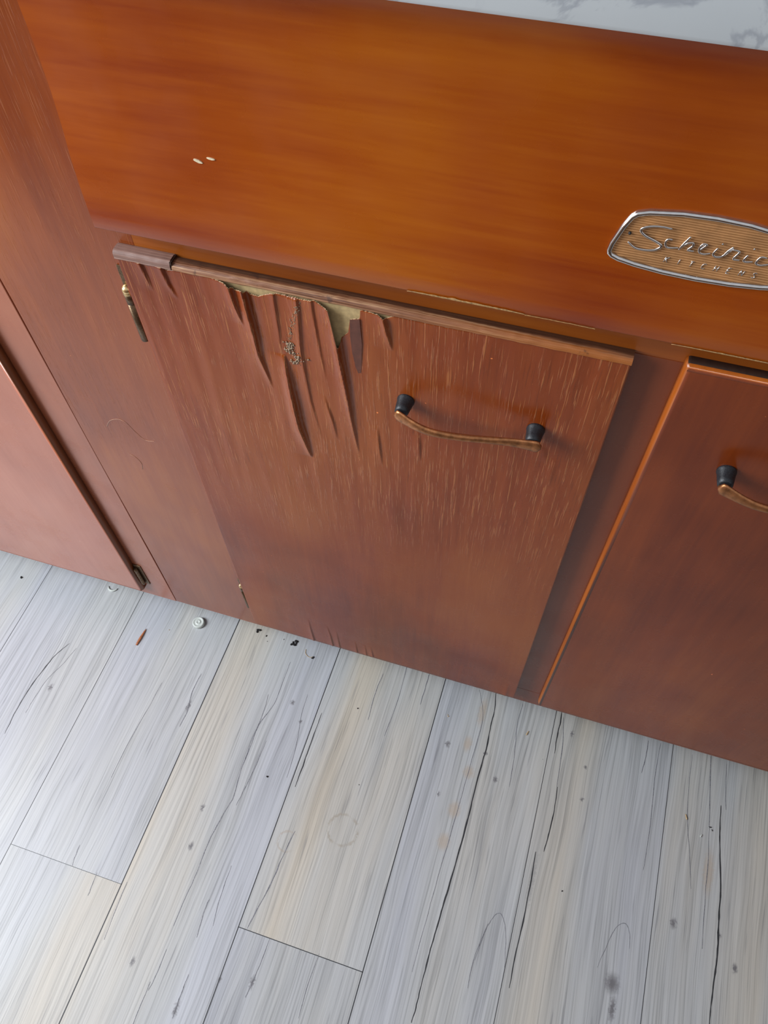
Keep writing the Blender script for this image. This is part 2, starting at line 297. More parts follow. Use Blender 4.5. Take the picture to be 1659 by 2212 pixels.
# ================================================================= FLOOR
def floor_mat():
    m, nt, b = new_mat('whitewashed_plank_floor'); q = NB(nt); c = q.coord()
    def attr(n):
        a = q.n.new('ShaderNodeAttribute'); a.attribute_name = n; return a.outputs['Fac']
    off, warm, lum = attr('off'), attr('warm'), attr('lum')
    x, y, z = q.sep(c)
    # wandering grain
    wob = q.noise(q.comb(q.math('MULTIPLY', x, 9.0), q.math('MULTIPLY', y, 3.5), off), 1.0, 2)
    xs = q.math('ADD', x, q.math('MULTIPLY', q.math('SUBTRACT', wob, 0.5), 0.016))
    v1 = q.comb(q.math('MULTIPLY', xs, 520.0), q.math('MULTIPLY', y, 6.0), off)
    g1 = q.noise(v1, 1.0, 2, 0.6)
    v2 = q.comb(q.math('MULTIPLY', xs, 75.0), q.math('MULTIPLY', y, 3.0), off)
    g2 = q.noise(v2, 1.0, 4, 0.6)
    v3 = q.comb(q.math('MULTIPLY', xs, 22.0), q.math('MULTIPLY', y, 2.4), off)
    g3 = q.noise(v3, 1.0, 3, 0.5)
    ws = q.math('ADD', warm, q.math('MULTIPLY', q.math('SUBTRACT', g3, 0.5), 1.1), clamp=True)
    base = q.ramp(ws, [(0.0, (0.465, 0.485, 0.525)), (0.35, (0.485, 0.50, 0.505)), (0.65, (0.515, 0.505, 0.47)), (1.0, (0.56, 0.515, 0.435))])
    streak = q.ramp(g1, [(0.30, 0.72), (0.44, 0.94), (0.56, 1.02), (0.72, 1.11)])
    streak2 = q.ramp(g2, [(0.28, 0.80), (0.45, 0.98), (0.72, 1.06)])
    col = q.mix(1.0, base, streak, 'MULTIPLY'); col = q.mix(1.0, col, streak2, 'MULTIPLY')
    lm = q.comb(lum, lum, lum); col = q.mix(1.0, col, lm, 'MULTIPLY')
    # thin dark grain dashes
    d1 = q.noise(q.comb(q.math('MULTIPLY', xs, 420.0), q.math('MULTIPLY', y, 13.0), off), 1.0, 2, 0.5)
    dm = q.math('MULTIPLY', q.sstep(d1, 0.60, 0.70), q.sstep(g2, 0.56, 0.42))
    col = q.mix(q.math('MULTIPLY', dm, 0.36), col, (0.13, 0.13, 0.15))
    # knots
    jit = q.noise(c, 330, 3)
    xk = q.math('ADD', x, q.math('MULTIPLY', q.math('SUBTRACT', jit, 0.5), 0.009))
    tot = None
    for kx, ky, rx, ry in KNOTS:
        rx *= 0.001; ry *= 0.001
        a = q.math('MULTIPLY', q.math('SUBTRACT', xk, kx), 1 / rx)
        e = q.math('MULTIPLY', q.math('SUBTRACT', y, ky), 1 / ry)
        r = q.math('SQRT', q.math('ADD', q.math('MULTIPLY', a, a), q.math('MULTIPLY', e, e)))
        k = q.sstep(r, 1.25, 0.15, 0.0, 0.92 if ry < 0.03 else 0.35)
        tot = k if tot is None else q.math('MAXIMUM', tot, k)
    col = q.mix(tot, col, (0.15, 0.145, 0.155))
    # rings of old stain
    def ring(cx, cy, r0, w, amt, colr, col):
        a = q.math('SUBTRACT', xk, cx); e = q.math('SUBTRACT', y, cy)
        r = q.math('SQRT', q.math('ADD', q.math('MULTIPLY', a, a), q.math('MULTIPLY', e, e)))
        dd = q.math('ABSOLUTE', q.math('SUBTRACT', r, r0))
        k = q.math('MULTIPLY', q.sstep(dd, w, 0.0, 0, amt), q.sstep(q.noise(c, 60, 2), 0.35, 0.6))
        return q.mix(k, col, colr)
    col = ring(-0.1261, 0.161, 0.0185, 0.0026, 0.75, (0.36, 0.32, 0.26), col)
    col = ring(-0.187, 0.128, 0.012, 0.002, 0.5, (0.40, 0.33, 0.26), col)
    # amber resin patches
    for ax, ay, rx, ry in ((0.0045, 0.357, 0.006, 0.022), (0.006, 0.275, 0.008, 0.010), (0.000, 0.225, 0.009, 0.012), (-0.003, 0.185, 0.009, 0.012), (0.3087, 0.245, 0.007, 0.030), (-0.004, 0.31, 0.006, 0.012)):
        a = q.math('MULTIPLY', q.math('SUBTRACT', xk, ax), 1 / rx); e = q.math('MULTIPLY', q.math('SUBTRACT', y, ay), 1 / ry)
        r = q.math('SQRT', q.math('ADD', q.math('MULTIPLY', a, a), q.math('MULTIPLY', e, e)))
        col = q.mix(q.sstep(r, 1.2, 0.3, 0, 0.6), col, (0.47, 0.38, 0.29))
    q.l.new(col, b.inputs['Base Color'])
    b.inputs['Roughness'].default_value = 0.40
    q.l.new(q.bump(g1, 0.12, 0.0006), b.inputs['Normal'])
    return m

PLW = 0.1532; X0 = -0.0546
def tones(i, front):
    T = {-4: ([.1, .15, .3, .2, .1], 1.0), -3: ([.1, .2, .15, .3, .2], 1.0),
         -2: ([.15, .2, .35, .25, .15], 1.0), -1: ([.75, .7, .45, .1, .15], 1.0),
         0: ([.35, .95, .65, .5, .45], 1.0), 1: ([.15, .2, .35, .45, .45], 1.0),
         2: ([.55, .9, .4, .25, .4], .98), 3: ([.4, .5, .45, .7, .6], 1.0)}
    if front and i == 0: return [.1, .25, .35, .4, .4], .95
    if front and i == -2: return [.3, .15, .35, .85, .8], .97
    return T.get(i, ([random.random() * .7 for _ in range(5)], 1.0))
def build_floor():
    vs, fs, aw, al, ao = [], [], [], [], []
    def quad(xa, xb, ya, yb, w0, w1, lum, off):
        n = len(vs); vs.extend([(xa, ya, 0), (xb, ya, 0), (xb, yb, 0), (xa, yb, 0)]); fs.append((n, n + 1, n + 2, n + 3))
        aw.extend([w0, w1, w1, w0]); al.extend([lum] * 4); ao.extend([off] * 4)
    L = 0.9144
    for i in range(-11, 13):
        xa = X0 + (i - 1) * PLW; xb = xa + PLW
        ph = 0.0235 if i in (0, -2) else (0.0235 + L * [0.5, 0.66, 0.58][i % 3])
        ends = []; y = ph
        while y > -2.6: y -= L
        while y < 0.9:
            ya, yb = y, min(y + L, 0.9); front = yb <= 0.03 and yb > -0.2
            t, lum = tones(i, front); off = random.random() * 40 + i * 3.3
            if i not in range(-3, 5): t = [random.random() * .7 for _ in range(5)]
            for k in range(4):
                quad(xa + PLW * k / 4, xa + PLW * (k + 1) / 4, ya, yb, t[k], t[k + 1], lum, off)
            ends.append(ya); y += L
        for e in ends: seams.append((xa, e, xb, e, 0.0009 if i == 0 else 0.0005))
        seams.append((xa, -2.6, xa, 0.9, 0.0011 if i in (0, 1) else (0.0013 if i == -1 else 0.0007)))
    me = bpy.data.meshes.new('floor'); me.from_pydata(vs, [], fs)
    n0 = len(fs)
    # seams and printed cracks as slivers lying on the boards
    allv, allf, mi = list(vs), list(fs), [0] * len(fs)
    def strip(pts, ws, z, m):
        n = len(allv)
        for k, (p, w) in enumerate(zip(pts, ws)):
            a = Vector(pts[max(k - 1, 0)]); b = Vector(pts[min(k + 1, len(pts) - 1)]); t = (b - a).normalized(); s = Vector((-t.y, t.x)) * w / 2
            allv.append((p[0] + s.x, p[1] + s.y, z)); allv.append((p[0] - s.x, p[1] - s.y, z))
        for k in range(len(pts) - 1):
            allf.append((n + 2 * k, n + 2 * k + 1, n + 2 * k + 3, n + 2 * k + 2)); mi.append(m)
    for xa, ya, xb, yb, w in seams: strip([(xa, ya), (xb, yb)], [w, w], 0.00012, 1)
    for w, pts in CRACKS:
        sp = spline([(a, b, 0) for a, b in pts], 6); N = len(sp)
        ww = [(w * 0.001 * 1.0) * (0.25 + 0.75 * math.sin(PI * min(1, max(0, (k + 0.5) / N))) ** 0.5) * (0.75 + 0.5 * noise.noise(Vector((k * 0.6, w * 9, pts[0][0] * 50)))) for k in range(N)]
        sp2 = [(p.x + 0.0006 * noise.noise(Vector((k * 0.5, pts[0][0] * 90, 0))), p.y) for k, p in enumerate(sp)]
        strip(sp2, ww, 0.00016, 1 if w >= 1.5 else 2)
    me.clear_geometry(); me.from_pydata(allv, [], allf)
    for nme, arr, d in (('warm', aw, .4), ('lum', al, 1.0), ('off', ao, 0.0)):
        at = me.attributes.new(nme, 'FLOAT', 'POINT')
        at.data.foreach_set('value', arr + [d] * (len(allv) - len(arr)))
    me.polygons.foreach_set('material_index', mi)
    o = link('floor', me, [floor_mat(), M['ink'], M['ink_soft']])
    o['kind'] = 'structure'
seams = []
build_floor()

# unseen walls, added to give the varnish something to reflect
def wall(name, x0, x1, y0, y1, z0, z1, m):
    o = box(name, m, None, x0, x1, y0, y1, z0, z1, bev=0); o['kind'] = 'structure'; return o
M['wall'] = simple('warm_grey_wall_paint', (0.42, 0.38, 0.33), 0.7, 0, 0.03, 40)
M['back'] = simple('dark_reflection_brown', (0.16, 0.10, 0.065), 0.6, 0, 0.05, 40)
wall('wall_behind_cabinets', -1.75, 1.9, 0.965, 1.0, 0.0, 2.4, 'wall')
wall('wall_right', 1.9, 1.95, -0.52, 0.965, 0, 2.4, 'wall')
wall('added_reflection_wall', -1.75, 1.9, -0.58, -0.52, 0, 0.95, 'back')  # invented low dark wall, added to darken reflections in the cabinet fronts

# ================================================================= SINK BASE CABINET
sink = thing('sink_base_cabinet', 'orange-brown varnished sink base cabinet with peeling middle door and metal nameplate', 'cabinet', (0.05, 0.66, 0.0))
SB = Vector(sink.location)
def at(o, par):
    o.parent = par
    wl = Vector((0, 0, 0)); p = par
    while p: wl += Vector(p.location); p = p.parent
    o.location = o.location - wl
    return o
def P(o): return at(o, sink)

# carcass behind the frame
bm = bmesh.new()
box_bm(bm, -0.425, -0.410, YF + .019, 0.955, 0.075, 0.875)
box_bm(bm, 0.565, 0.580, YF + .019, 0.955, 0.075, 0.875)
box_bm(bm, -0.410, 0.565, YF + .019, 0.955, 0.075, 0.09)
box_bm(bm, -0.410, 0.565, 0.945, 0.955, 0.09, 0.875)
P(fin('carcass', bm, 'dark_stile'))
P(box('toe_kick', 'dark', None, -0.428, 0.585, 0.43, 0.445, 0.0, 0.075))
# wide left stile with slightly bowed left side
bm = bmesh.new()
n = 12; ring = []
for k in range(n + 1):
    z = 0.0715 + (0.875 - 0.0715) * k / n
    xl = -0.4292 + 0.0007 * math.sin(k * 0.9) * (k < 9)
    ring.append([bm.verts.new((xl, YF, z)), bm.verts.new((-0.2956, YF, z)), bm.verts.new((-0.2956, YF + .019, z)), bm.verts.new((xl, YF + .019, z))])
for k in range(n):
    for j in range(4): bm.faces.new((ring[k][j], ring[k][(j + 1) % 4], ring[k + 1][(j + 1) % 4], ring[k + 1][j]))
bm.faces.new(ring[0]); bm.faces.new(ring[-1])
o = P(fin('stile', bm, 'stile')); o['label'] = 'wide reddish-brown left stile'
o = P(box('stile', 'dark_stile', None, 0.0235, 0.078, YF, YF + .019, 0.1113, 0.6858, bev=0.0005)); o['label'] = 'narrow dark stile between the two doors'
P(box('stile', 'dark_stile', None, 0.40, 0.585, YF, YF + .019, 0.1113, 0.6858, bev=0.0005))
bm = bmesh.new()
box_bm(bm, -0.2954, 0.585, YF, YF + .019, 0.6860, 0.875)
box_bm(bm, -0.2954, 0.0234, YF, YF + .019, 0.6685, 0.6860)
box_bm(bm, 0.0781, 0.3999, YF, YF + .019, 0.6685, 0.6860)
P(fin('top_rail', bm, 'rail'))
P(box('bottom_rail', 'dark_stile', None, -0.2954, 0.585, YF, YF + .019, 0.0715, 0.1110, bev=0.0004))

# bowed front panel
prof = [(-.0018, .8449), (-.0016, .8345), (-.0014, .821), (-.0018, .808), (-.0024, .798), (-.0043, .7794), (-.0070, .7617), (-.0086, .7428), (-.0093, .7260), (-.0096, .7165)]
PB = 0.7150
front = [(0.352 + a, b) for a, b in prof]
pr = [(0.3606, 0.874), (0.3560, 0.8710), (0.3538, 0.8665), (0.3523, 0.8615), (0.3513, 0.8565), (0.3507, 0.8520)] + front + [(0.3428, PB + .0006), (0.3436, PB), (0.3609, PB), (0.3609, 0.874)]
panel = P(extrude_profile('front_panel', pr, -0.3057, 0.62, 'apron', nx=40))
panel['label'] = 'bowed plain orange-brown front panel under the countertop'
# small bare chips and the worn lower edge, children of the panel
def chip(name, x, z, w, h, ang, mat, y, parent, n=9, jag=0.25):
    bm = bmesh.new(); vs = []
    for k in range(n):
        a = 2 * PI * k / n; r = 1 + jag * (random.random() - .5)
        u, v = w * r * math.cos(a), h * r * math.sin(a)
        vs.append(bm.verts.new((x + u * math.cos(ang) - v * math.sin(ang), y, z + u * math.sin(ang) + v * math.cos(ang))))
    bm.faces.new(vs); r = bmesh.ops.extrude_face_region(bm, geom=bm.faces[:])
    for g in r['geom']:
        if isinstance(g, bmesh.types.BMVert): g.co.y += 0.0012
    return at(fin(name, bm, mat), parent)
chip('bare_chip', -0.2219, 0.7740, 0.0027, 0.0008, -0.25, 'chip', 0.34625, panel)
chip('bare_chip', -0.2139, 0.7767, 0.0025, 0.0005, -0.05, 'chip', 0.34660, panel)
def wearline(x0, x1, zc, hh, parent):
    bm = bmesh.new(); N = 60; top, bot = [], []
    for k in range(N + 1):
        x = x0 + (x1 - x0) * k / N; e = math.sin(PI * k / N) ** 0.4
        t = hh * e * (0.55 + 0.6 * abs(noise.noise(Vector((x * 160, zc * 99, 0)))))
        top.append(bm.verts.new((x, 0.34195, zc + t))); bot.append(bm.verts.new((x, 0.34265, PB + .0002)))
    for k in range(N): bm.faces.new((bot[k], bot[k + 1], top[k + 1], top[k]))
    o = fin('worn_edge', bm, 'wear'); o.modifiers.new('s', 'SOLIDIFY').thickness = 0.0002
    return at(o, parent)
wearline(-0.100, -0.030, PB + .0008, 0.0016, panel)
wearline(-0.030, 0.010, PB + .0004, 0.0006, panel)
wearline(0.052, 0.125, PB + .0006, 0.0012, panel)

# ---------------------------------------------------------------- nameplate
plate = bpy.data.objects.new('nameplate', None); COL.objects.link(plate); plate.location = (0.0511, 0.345, 0.776); at(plate, sink)
plate['label'] = 'ribbed copper-coloured nameplate with raised chrome script'
def plate_outline(ins=0.0):
    # left half traced, right half mirrored about the centre
    L = [(0.0048, 0.7670), (0.0055, 0.7712), (0.0088, 0.7808), (0.0118, 0.7868), (0.0145, 0.7893), (0.0200, 0.7911), (0.0354, 0.7932), (0.0511, 0.7938)]
    Bm = [(0.0052, 0.7648), (0.0072, 0.7630), (0.0112, 0.7616), (0.0200, 0.7601), (0.0345, 0.7587), (0.0511, 0.7582)]
    top = [Vector((x, z)) for x, z in L]; bot = [Vector((x, z)) for x, z in Bm]
    c = 0.0511
    pts = top + [Vector((2 * c - p.x, p.y)) for p in reversed(top[:-1])] + [Vector((2 * c - p.x, p.y)) for p in bot] + list(reversed(bot[:-1]))
    cc = Vector((c, 0.7762)); out = []
    for i, p in enumerate(pts):
        t = (pts[(i + 1) % len(pts)] - pts[i - 1]).normalized(); nrm = Vector((t.y, -t.x))
        if nrm.dot(cc - p) < 0: nrm = -nrm
        out.append(p + nrm * ins)
    return out
def pan_y(z):   # panel front at height z
    pp = sorted(front, key=lambda t: -t[1])
    return lerp_at(pp, z)
bm = bmesh.new()
loops = []
for ins, lift in ((0, 0.0), (0.0002, 0.0013), (0.0008, 0.0021), (0.0018, 0.0023), (0.0026, 0.0018), (0.0030, 0.0008), (0.0030, 0.0002)):
    loops.append([bm.verts.new((p.x, pan_y(p.y) - lift, p.y)) for p in plate_outline(ins)])
for a, b in zip(loops, loops[1:]):
    for k in range(len(a)):
        f = bm.faces.new((a[k], a[(k + 1) % len(a)], b[(k + 1) % len(a)], b[k])); f.smooth = True
at(fin('rim', bm, 'chrome'), plate)
# ribbed field: fine horizontal ridges clipped to the outline
out = plate_outline(0.0027)
def span(z):
    xs = []
    for i in range(len(out)):
        a, b = out[i], out[(i + 1) % len(out)]
        if (a.y - z) * (b.y - z) < 0: xs.append(a.x + (b.x - a.x) * (z - a.y) / (b.y - a.y))
    return (min(xs), max(xs)) if len(xs) >= 2 else None
bm = bmesh.new(); zt = max(p.y for p in out) - 1e-5; zb = min(p.y for p in out) + 1e-5
N = 24 * 6; rows = []
for k in range(N + 1):
    z = zt + (zb - zt) * k / N; s = span(z)
    if not s: continue
    y = pan_y(z) - 0.0007 - 0.00022 * math.cos(2 * PI * k / 6)
    rows.append([bm.verts.new((s[0] + (s[1] - s[0]) * j / 8, y, z)) for j in range(9)])
for a, b in zip(rows, rows[1:]):
    for j in range(8): bm.faces.new((a[j], a[j + 1], b[j + 1], b[j])).smooth = True
M['plate'] = simple('ribbed_copper_field', (0.46, 0.225, 0.085), 0.40, 0.35, 0.08, 120)
at(fin('ribbed_field', bm, 'plate'), plate)
# script lettering
Y_L = 0.0016
def letters(strokes, rad, name, lift, mat='chrome', width=1.0):
    bm = bmesh.new()
    for st, r in strokes:
        sp = spline([(x, pan_y(z) - lift, z) for x, z in st], 5) if len(st) > 2 else [Vector((x, pan_y(z) - lift, z)) for x, z in st]
        nn = len(sp)
        rr = [r * (0.7 + 0.3 * math.sin(PI * (k + .5) / nn)) for k in range(nn)]
        tube_bm(bm, sp, rr, 8, flat=[0.8] * nn)
    return at(fin(name, bm, mat), plate)
st = [(LETTERS[0], 0.00075)] + [(s, 0.0006) for s in LETTERS[1:]]
h2 = [[(x + 0.0452, z) for x, z in LETTERS[2]], [(x + 0.0452, z) for x, z in LETTERS[3]]]
st += [(s, 0.0006) for s in h2]
letters(st, 1, 'script_lettering', Y_L)
G = {'K': [[(0, 0), (0, 1)], [(.6, 1), (0, .45)], [(.15, .55), (.6, 0)]], 'I': [[(.3, 0), (.3, 1)]], 'T': [[(.3, 0), (.3, 1)], [(0, 1), (.65, 1)]],
     'C': [[(.6, .85), (.35, 1), (.05, .75), (.03, .3), (.3, 0), (.6, .15)]], 'H': [[(0, 0), (0, 1)], [(.6, 0), (.6, 1)], [(0, .5), (.6, .5)]],
     'E': [[(0, 0), (0, 1)], [(0, 0), (.55, 0)], [(0, .5), (.45, .5)], [(0, 1), (.55, 1)]], 'N': [[(0, 0), (0, 1)], [(0, 1), (.6, 0)], [(.6, 0), (.6, 1)]],
     'S': [[(.58, .88), (.3, 1), (.04, .8), (.3, .52), (.56, .25), (.3, 0), (.0, .12)]]}
ks = []
for i, ch in enumerate('KITCHENS'):
    x0 = 0.0335 + i * 0.00605; z0 = 0.7657; hgt = 0.0029
    for s in G[ch]: ks.append(([(x0 + (u * 0.95 + v * 0.25) * hgt, z0 + v * hgt) for u, v in s], 0.00027))
letters(ks, 1, 'small_lettering', 0.0010)
for rx in (0.0138, 0.0884):
    bm = bmesh.new(); bmesh.ops.create_uvsphere(bm, u_segments=12, v_segments=8, radius=0.00085, matrix=Matrix.Translation((rx, pan_y(.7775) - 0.0012, 0.7775)))
    at(fin('pin', bm, 'black', sm=True), plate)

# ---------------------------------------------------------------- middle door (peeling veneer)
door = bpy.data.objects.new('door', None); COL.objects.link(door); door.location = (-0.135, 0.36, 0.0965); at(door, sink)
door['label'] = 'middle door with cracked and peeling veneer'
DX0, DX1, DZ0 = -0.3058, 0.0365, 0.0975
at(box('door_core', 'core', None, DX0 + .0006, DX1 - .0006, YD + .0014, YF - .0003, DZ0 + .0004, 0.6855, bev=0.0003), door)
# veneer sheet: heights of the lifted ridges
import bisect
AMP = [.0016, .0016, .0032, .0042, .0044, .0044, .0026, .0014, .0010, .0008, .0006, .0007, .0010, .0010, .0015, .0013, .0010, .0010, .0009, .0009, .0012, .0012]
WL = [.004, .004, .005, .006, .006, .008, .006, .006, .004, .004, .004, .005, .006, .006, .004, .004, .003, .003, .003, .003, .003, .006]
def ridge_h(x, z):
    h = 0.0
    for i, R in enumerate(RIDGES):
        zt, zb = R[0][1], R[-1][1]
        if z < zb - .012 or z > zt + .01: continue
        xr = lerp_at(R, z); u = x - xr
        if u < -.03 or u > .012: continue
        t = (zt - z) / (zt - zb)
        low = zb < 0.2
        if low: a = AMP[i] * min(1, max(0, t)) ** 0.8
        else: a = AMP[i] * max(0.0, 1 - max(0, t) ** 2.2) if t < 1 else 0
        if i in (4,): a = AMP[i] * max(0, math.sin(PI * min(1, max(0, t)))) ** 0.5
        if i in (8, 9, 10, 11, 12): a = AMP[i] * max(0, math.sin(PI * min(1, max(0, t))))
        if u <= 0: h += a * (0.55 * math.exp(u / (WL[i] * 1.3)) + 0.55 * math.exp(u / 0.0032)) * (1 - 0.15 * math.exp(-(u / .0008) ** 2))
        else:
            d = 0.0014
            h += a * (max(0.0, 1 - u / d) * 0.75) - a * 0.30 * (1 - math.exp(-u / .001)) * math.exp(-u / 0.0045)
    return h
def tear_z(x):
    P_ = TEAR
    if x <= P_[0][0]: return P_[0][1]
    best = None
    for a, b in zip(P_, P_[1:]):
        if a[0] <= x <= b[0] or b[0] <= x <= a[0]:
            if abs(b[0] - a[0]) < 1e-7: continue
            t = (x - a[0]) / (b[0] - a[0]); z = a[1] + (b[1] - a[1]) * t
            best = z if best is None else min(best, z)
    return best if best is not None else 0.6842
def veneer():
    xs = []; x = DX0
    while x < DX1:
        xs.append(x)
        x += 0.00042 if -0.232 < x < -0.11 else (0.0007 if x < -0.085 else 0.0016)
    xs.append(DX1)
    zl = []; z = DZ0
    while z < 0.684:
        zl.append(z); z += 0.0015 if z < 0.165 else (0.006 if z < 0.50 else 0.0010)
    zl.append(0.684)
    nz = len(zl) - 1; vs = []; ncol = len(xs)
    for j in range(nz + 1):
        v = (zl[j] - DZ0) / (0.684 - DZ0)
        for x in xs:
            zt = min(0.6845, tear_z(x) + 0.0005 * noise.noise(Vector((x * 2600, 3, 0))) + 0.0006 * noise.noise(Vector((x * 700, 9, 0))))
            z = DZ0 + (zt - DZ0) * v
            h = ridge_h(x, z)
            h += 0.00035 * noise.noise(Vector((x * 110, z * 9, 2))) * min(1, max(0, (z - .35) / .15))
            h += 0.0005 * noise.noise(Vector((x * 9, z * 6, 5)))
            # edges are held down
            h *= min(1, max(0, (DX1 - x) / .006)) * min(1, max(0.0, (x - DX0) / .004))
            vs.append((x, YD - max(h, -0.0011) , z))
    fs = []
    for j in range(nz):
        for i in range(ncol - 1):
            a = j * ncol + i; fs.append((a, a + 1, a + ncol + 1, a + ncol))
    nf = len(fs)
    # torn edge thickness
    b0 = len(vs); top = nz * ncol
    for i in range(ncol): vx = vs[top + i]; vs.append((vx[0], vx[1] + 0.0006, vx[2] + 0.0001))
    for i in range(ncol - 1): fs.append((top + i, top + i + 1, b0 + i + 1, b0 + i))
    # side and bottom returns
    c0 = len(vs)
    for j in range(nz + 1): vx = vs[j * ncol + ncol - 1]; vs.append((vx[0], YF - .0002, vx[2]))
    for j in range(nz): fs.append((j * ncol + ncol - 1, c0 + j, c0 + j + 1, (j + 1) * ncol + ncol - 1))
    c1 = len(vs)
    for j in range(nz + 1): vx = vs[j * ncol]; vs.append((vx[0], YF - .0002, vx[2]))
    for j in range(nz): fs.append((j * ncol, (j + 1) * ncol, c1 + j + 1, c1 + j))
    c2 = len(vs)
    for i in range(ncol): vx = vs[i]; vs.append((vx[0], YF - .0002, vx[2]))
    for i in range(ncol - 1): fs.append((i, c2 + i, c2 + i + 1, i + 1))
    me = bpy.data.meshes.new('veneer'); me.from_pydata(vs, [], fs); me.update()
    mi = [0] * nf
    for j in range(60, nz):
        z = (vs[j * ncol][2] + vs[(j + 1) * ncol][2]) / 2
        for R_, zl, wd in ((RIDGES[3], .590, .0010), (RIDGES[4], .512, .0010), (RIDGES[5], .53, .0010), (RIDGES[2], .655, .0005), (RIDGES[8], .53, .0004), (RIDGES[9], .545, .0004)):
            if z < zl or z > R_[0][1] + .002: continue
            xr = lerp_at(R_, z) + .0002; w_ = wd * (0.45 + 0.8 * noise.noise(Vector((0, 7, z * 70))))
            k = bisect.bisect_left(xs, xr)
            for kk in range(max(0, k - 3), min(ncol - 1, k + 3)):
                if abs((xs[kk] + xs[kk + 1]) / 2 - xr) < w_ / 2: mi[j * (ncol - 1) + kk] = 2
    mi += [1] * (ncol - 1) + [0] * (len(fs) - nf - ncol + 1)
    me.polygons.foreach_set('material_index', mi)
    me.polygons.foreach_set('use_smooth', [True] * nf + [False] * (len(fs) - nf))
    return at(link('veneer', me, ['door', 'torn', 'fibre']), door)
veneer()
# exposed underlayer flake beside the tear
bm = bmesh.new()
vf = [bm.verts.new((x, YD - 0.0001 - 0.0006 * (z - .6233) / .05, z)) for x, z in FLAKE]
f = bm.faces.new(vf); r = bmesh.ops.extrude_face_region(bm, geom=[f])
for g in r['geom']:
    if isinstance(g, bmesh.types.BMVert): g.co.y += 0.0007
o = at(fin('loose_flake', bm, 'flake'), door); o['label'] = 'dull purple-brown loose veneer flake'
# rounded edging along the top, two lengths with a black joint
def edge_strip(x0, x1, mat, nx, lab, dz=0.0):
    pr = []
    zb, zt, yf, yb = 0.6838, 0.6888 + dz, YD - 0.0010, YF - .0003
    for k in range(9):
        a = PI / 2 * k / 8
        pr.append((yf + .0038 - .0038 * math.cos(a), zt - .0038 + .0038 * math.sin(a)))
    pr = [(yf + .0006, zb), (yf, zb + .0008), (yf + .0003, zb + .0016), (yf + .0001, zb + .0020)] + pr + [(yb - .0014, zt), (yb - .0010, zt - .0006), (yb, zt - .0006), (yb, zb)]
    o = extrude_profile('edging', pr, x0, x1, mat, nx=nx); me = o.data
    for v in me.vertices:
        w = noise.noise(Vector((v.co.x * 90, v.co.z * 300, 1)))
        if v.co.y < YF - .002: v.co.y += 0.0004 * w; v.co.z += 0.0003 * noise.noise(Vector((v.co.x * 160, 4, v.co.y * 200)))
    o['label'] = lab
    return at(o, door)
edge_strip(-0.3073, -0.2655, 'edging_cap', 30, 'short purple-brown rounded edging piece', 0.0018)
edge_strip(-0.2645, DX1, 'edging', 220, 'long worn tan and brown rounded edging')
at(box('joint_gap', 'dark', None, -0.2656, -0.2644, YD - .0002, YF - .0004, 0.6838, 0.6900, bev=0), door)

# handles
BOW = [(y, t) for t, y in ((1, .3372), (.95, .3374), (.85, .3376), (.72, .3362), (.60, .3342), (.48, .3322), (.36, .3306), (.27, .3300), (.18, .3312), (.10, .3340), (.05, .3360), (0, .3376))]
def handle(x0, x1, z, parent, zr=0.0):
    hd = bpy.data.objects.new('handle', None); COL.objects.link(hd); hd.location = ((x0 + x1) / 2, 0.345, z); at(hd, parent)
    hd['label'] = 'bowed copper pull on two black ferrules'
    for x, zz in ((x0, z), (x1, z + zr)):
        bm = bmesh.new()
        prof = [(0.0060, YD + .0008), (0.0064, YD - .0004), (0.0064, YD - .0016), (0.0060, YD - .0022), (0.0054, YD - .0085), (0.0049, YD - .0120), (0.0036, YD - .0128)]
        rings = [[bm.verts.new((x + r * math.cos(2 * PI * k / 24), y, zz + r * math.sin(2 * PI * k / 24))) for k in range(24)] for r, y in prof]
        for a, b in zip(rings, rings[1:]):
            for k in range(24): bm.faces.new((a[k], a[(k + 1) % 24], b[(k + 1) % 24], b[k])).smooth = True
        bm.faces.new(rings[0]); bm.faces.new(rings[-1])
        at(fin('ferrule', bm, 'black'), hd)['label'] = 'black tapered ferrule'
    bm = bmesh.new(); N = 48; rings = []
    xa, xb = x0 - 0.0042, x1 + 0.0068
    for k in range(N + 1):
        t = k / N; x = xa + (xb - xa) * t
        s = math.sin(PI * t)
        y = sum(lerp_at(BOW, min(1, max(0, t + d))) for d in (-.05, -.025, 0, .025, .05)) / 5
        e = abs(2 * t - 1)
        zz = z - 0.0022 * s + zr * t
        hw = 0.0029 + 0.0034 * e ** 2.4          # half height: paddle ends
        if e > 0.93: hw *= math.sqrt(max(0.02, 1 - ((e - 0.93) / 0.07) ** 2))
        th = 0.0019 + 0.0005 * (1 - e)
        if e > 0.97: th *= 0.75
        rings.append([bm.verts.new((x, y + math.cos(2 * PI * j / 14) * th, zz + math.sin(2 * PI * j / 14) * hw)) for j in range(14)])
    for a, b in zip(rings, rings[1:]):
        for j in range(14): bm.faces.new((a[j], a[(j + 1) % 14], b[(j + 1) % 14], b[j])).smooth = True
    bm.faces.new(rings[0]); bm.faces.new(rings[-1])
    at(fin('grip', bm, 'copper'), hd)['label'] = 'copper bow grip'
    return hd
handle(-0.1030, -0.0099, 0.6065, door)

